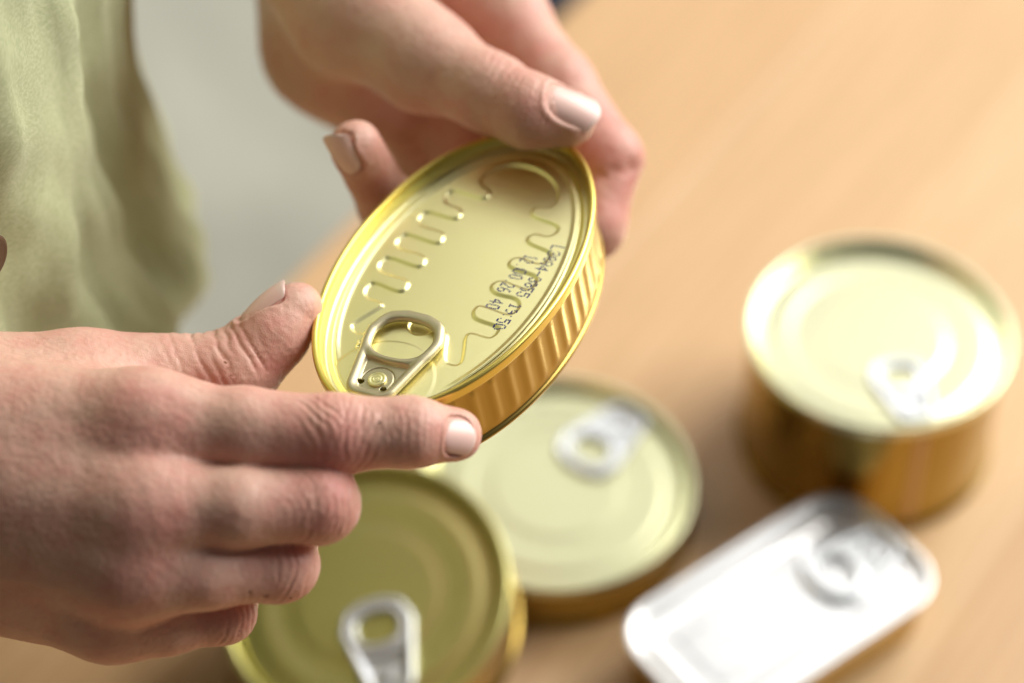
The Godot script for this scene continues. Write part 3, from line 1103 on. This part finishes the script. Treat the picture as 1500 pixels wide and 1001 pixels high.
	left.bone(1, Vector3(-40.3, 194.4, 66.3), 17.0, Vector3(-22.0, 194.2, 85.6), 12.4)
	left.bone(1, Vector3(-22.0, 194.2, 85.6), 12.4, Vector3(-5.0, 197.2, 101.6), 9.0)
	left.bone(1, Vector3(-5.0, 197.2, 101.6), 9.0, Vector3(4.2, 198.9, 110.0), 8.3)
	left.bone(1, Vector3(4.2, 198.9, 110.0), 8.3, Vector3(13.6, 197.6, 111.4), 6.9)
	left.bone(2, Vector3(-2.7, 181.6, 52.1), 10.0, Vector3(12.4, 178.0, 76.7), 9.0)
	left.bone(2, Vector3(12.4, 178.0, 76.7), 9.0, Vector3(24.4, 172.0, 97.9), 8.8)
	left.bone(2, Vector3(24.4, 172.0, 97.9), 8.8, Vector3(20.4, 162.5, 112.6), 8.2)
	left.bone(2, Vector3(20.4, 162.5, 112.6), 8.2, Vector3(8.8, 146.2, 111.1), 7.0)
	left.bone(3, Vector3(-11.3, 157.9, 42.4), 10.0, Vector3(7.4, 144.9, 68.3), 8.8)
	left.bone(3, Vector3(7.4, 144.9, 68.3), 8.8, Vector3(-9.1, 140.7, 90.5), 8.0)
	left.bone(3, Vector3(-9.1, 140.7, 90.5), 8.0, Vector3(-19.6, 149.2, 99.0), 7.0)
	left.bone(3, Vector3(-19.6, 149.2, 99.0), 7.0, Vector3(-26.6, 152.0, 101.9), 6.0)
	left.bone(4, Vector3(-20.9, 146.8, 39.7), 9.5, Vector3(-9.4, 129.1, 70.6), 8.4)
	left.bone(4, Vector3(-9.4, 129.1, 70.6), 8.4, Vector3(-26.9, 146.0, 99.6), 7.6)
	left.bone(4, Vector3(-26.9, 146.0, 99.6), 7.6, Vector3(-31.3, 168.8, 111.7), 7.2)
	left.bone(4, Vector3(-31.3, 168.8, 111.7), 7.2, Vector3(-38.0, 193.1, 116.3), 6.4)
	left.bone(5, Vector3(-30.6, 145.5, 38.2), 8.8, Vector3(-20.9, 119.7, 69.1), 7.2)
	left.bone(5, Vector3(-20.9, 119.7, 69.1), 7.2, Vector3(-33.8, 119.1, 84.5), 6.4)
	left.bone(5, Vector3(-33.8, 119.1, 84.5), 6.4, Vector3(-35.1, 130.0, 87.4), 5.8)
	left.crease(Vector3(-4.7, 201.8, 106.9), Vector3(0.886, -0.233, 0.401), Vector3(0.100, 0.994, 0.031), 9.0, 6.5, 5, 1.90, 0.20, 0.42, 0.25)
	left.crease(Vector3(5.8, 200.0, 111.8), Vector3(0.952, -0.208, 0.226), Vector3(0.100, 0.990, 0.101), 8.0, 3.5, 4, 1.40, 0.16, 0.30, 0.20)
	left.nail(Vector3(13.0, 197.9, 111.1), Vector3(0.957, -0.258, 0.132), Vector3(0.080, 0.968, 0.238), 6.6, 5.2, 6.4, 0.18)
	left.nail(Vector3(-37.3, 193.0, 114.9), Vector3(-0.402, 0.808, -0.431), Vector3(-0.659, 0.379, 0.649), 5.8, 4.4, 5.6, 0.05)
	left.fold(Vector3(16.4, 174.1, 109.7), Vector3(32.4, 174.8, 103.0), 0.90, 2.00)
	left.blush.append([Vector3(24.1, 174.0, 104.6), 12.0, 0.42])
	left.blush.append([Vector3(17.3, 179.5, 92.8), 14.0, 0.30])
	left.blush.append([Vector3(20.7, 163.5, 116.0), 12.0, 0.35])
	left.blush.append([Vector3(-4.6, 209.0, 110.9), 9.0, 0.22])
	left.blush.append([Vector3(8.2, 200.1, 120.5), 8.0, 0.20])
	left.blush.append([Vector3(-34.9, 189.1, 120.7), 12.0, 0.40])
	left.blush.append([Vector3(1.7, 191.0, 74.4), 14.0, 0.20])
	left.blush.append([Vector3(-41.5, 210.5, 97.5), 20.0, -0.10])
	var tasks := []
	var twins := []
	for q in [left, right]:
		q.prepare(CELL)
		for got in q.halves:
			var twin: Hand = q.twin()
			twins.append(twin)
			tasks.append(WorkerThreadPool.add_task(twin.scan.bind(got), true))
	for task in tasks:
		WorkerThreadPool.wait_for_task_completion(task)
	for q in [left, right]:
		q.join()
	for q in [right, left]:
		var o := part("hand", solid(q.verts, q.norms, q.index, q.tints), mat.skin, who)
		o.set_meta("label", "hand from below left, index finger along the tin" if q == right else "hand from above, thumb on the rim of the tin")
		for p in q.nails:
			part("fingernail", nail_mesh(p), mat.nail, o)
	shirt(who)


const CELL := 0.6


func nail_mesh(p: Array) -> ArrayMesh:
	var rows: int = p[2]
	var cols: int = p[3]
	var v: PackedVector3Array = p[0]
	var c: PackedColorArray = p[1]
	var n := PackedVector3Array()
	n.resize(v.size())
	var ix := PackedInt32Array()
	var half := rows * cols
	for a in rows - 1:
		for b in cols - 1:
			var i := a * cols + b
			var f := (v[i + cols + 1] - v[i]).cross(v[i + 1] - v[i + cols])
			for j in [i, i + 1, i + cols, i + cols + 1]:
				n[j] += f
			ix.append_array([i, i + 1, i + cols + 1, i, i + cols + 1, i + cols])
	var up := Vector3.ZERO
	for i in half:
		up += n[i]
	# the sheet's own normals face outwards where they agree with the bulge
	var mid := v[(rows / 2) * cols + cols / 2]
	var rim := (v[(rows / 2) * cols] + v[(rows / 2) * cols + cols - 1]) * 0.5
	if up.dot(mid - rim) < 0.0:
		for i in half:
			n[i] = -n[i]
	for i in half:
		n[i] = n[i].normalized()
		n[i + half] = -n[i]
	for k in range(0, (rows - 1) * (cols - 1) * 6):
		ix.append(ix[k] + half)
	# close the free edge and the sides
	var ring := []
	for b in cols:
		ring.append((rows - 1) * cols + b)
	for k in ring.size() - 1:
		var a: int = ring[k]
		var b: int = ring[k + 1]
		var s := v.size()
		var along := (v[a] - v[a - cols]).normalized()
		for q in [a, b, b + half, a + half]:
			v.append(v[q])
			n.append(along)
			c.append(c[q])
		ix.append_array([s, s + 1, s + 2, s, s + 2, s + 3])
	return solid(v, n, ix, c)


# ------------------------------------------------------------------ the shirt
func shirt(who: Node3D) -> void:
	var face := Vector3(0.83, 0, 0.556)
	var side := Vector3(-0.556, 0, 0.83)          # the person's right
	var mid := Vector3(-229, 0, 133)
	var v := PackedVector3Array()
	var cols := 220
	var rows := 96
	var total := rows + 26
	for r in total:
		for k in cols:
			var t := TAU * k / cols
			var y: float
			var inner := 0.0
			var turned := t - (TAU if t > PI else 0.0)
			var hem := 48.0 + 62.0 * smoothstep(-0.85, -0.25, turned)
			if r < rows:
				y = lerpf(470.0, hem, float(r) / (rows - 1))
			else:
				inner = 2.5
				y = hem + (r - rows) * 3.0
			var d := face * cos(t) + side * sin(t)
			# the cloth is fuller at the waist and falls in folds
			var full := 12.0 * exp(-pow((y - 98.0) / 30.0, 2.0)) - 1.0 - 26.0 * smoothstep(92.0, 56.0, y)
			var fold := 3.2 * sin(t * 13.0 + 0.5 * sin(y * 0.01) + 0.6) + 2.6 * sin(t * 29.0 + 0.9 * sin(y * 0.012 + 1.0)) + 1.2 * sin(t * 53.0 + 2.0 * sin(y * 0.03)) + 2.0 * grain.get_noise_3d(cos(t) * 2.2, sin(t) * 2.2, y * 0.004) + 4.0 * absf(grain.get_noise_3d(t * 5.0 + y * 0.006, y * 0.014, 3.0)) + 1.8 * grain.get_noise_3d(t * 16.0, y * 0.035, 9.0)
			fold *= smoothstep(330.0, 120.0, y) * 0.9 + 0.15
			fold += 2.6 * smoothstep(-0.272, -0.26, turned) * smoothstep(0.2, 0.15, turned)   # the front band laps over
			var big := 1.0 - 0.35 * smoothstep(330.0, 470.0, y)
			var p := mid + face * cos(t) * (105.0 + full) * big + side * sin(t) * (165.0 + full) * (1.0 - 0.12 * smoothstep(300.0, 470.0, y)) + d * (fold - inner) + Vector3(0, y, 0)
			v.append(p)
	var o := part("shirt", sheet(v, total, cols, true, 1.0), mat.cloth, who)
	o.set_meta("label", "light green linen shirt hanging loose")
	# front band with its buttons
	var band := PackedVector3Array()
	# sleeves, rolled above the wrists
	for s in [[Vector3(-180.0, 165.7, 196.1), Vector3(-280.8, 147.3, 195.4), side * 185.0 - face * 20.0 + mid + Vector3(0, 420, 0)], [Vector3(-63.5, 225.1, -12.7), Vector3(-142.0, 304.7, -314.3), side * -195.0 - face * 75.0 + mid + Vector3(0, 430, 0)]]:
		var sv := PackedVector3Array()
		var n := 40
		for i in n:
			var t := float(i) / (n - 1)
			var a: Vector3 = s[0]
			var b: Vector3 = s[1]
			var c: Vector3 = s[2]
			var p := a.lerp(b, t).lerp(b.lerp(c, t), t)
			var dir := (b - a).lerp(c - b, t).normalized()
			var ux := dir.cross(Vector3.UP).normalized()
			var uy := ux.cross(dir)
			for k in 48:
				var w := TAU * k / 48
				var r := lerpf(43.0, 74.0, smoothstep(0.0, 0.8, t)) + 2.5 * sin(w * 3 + t * 25) + 3.0 * sin(t * 60.0 + w) * (1.0 - t)
				sv.append(p + (ux * cos(w) + uy * sin(w)) * r)
		part("sleeve", sheet(sv, n, 48, true, 1.0), mat.cloth, o)
	var bc := ellipse(5.6, 5.6, 40)
	var here := mid + face * cos(-0.212) * 105.0 + side * sin(-0.212) * 165.0 + Vector3(0, 203, 0)
	var outward := (face * cos(-0.212) * 165.0 + side * sin(-0.212) * 105.0).normalized()
	var flat := Basis(outward.cross(Vector3.UP).normalized(), outward, outward.cross(Vector3.UP).normalized().cross(outward))
	part("button", sweep(rounded([Vector2(-5.5, -1.5), Vector2(-0.6, -1.5), Vector2(0, -0.6), Vector2(0, 0.5), Vector2(-0.7, 1.0), Vector2(-2.0, 0.85), Vector2(-5.5, 0.8)], 0.4), bc[0], bc[1], -1.0), mat.horn, o, Transform3D(flat, (here + outward * 7.0) * MM))
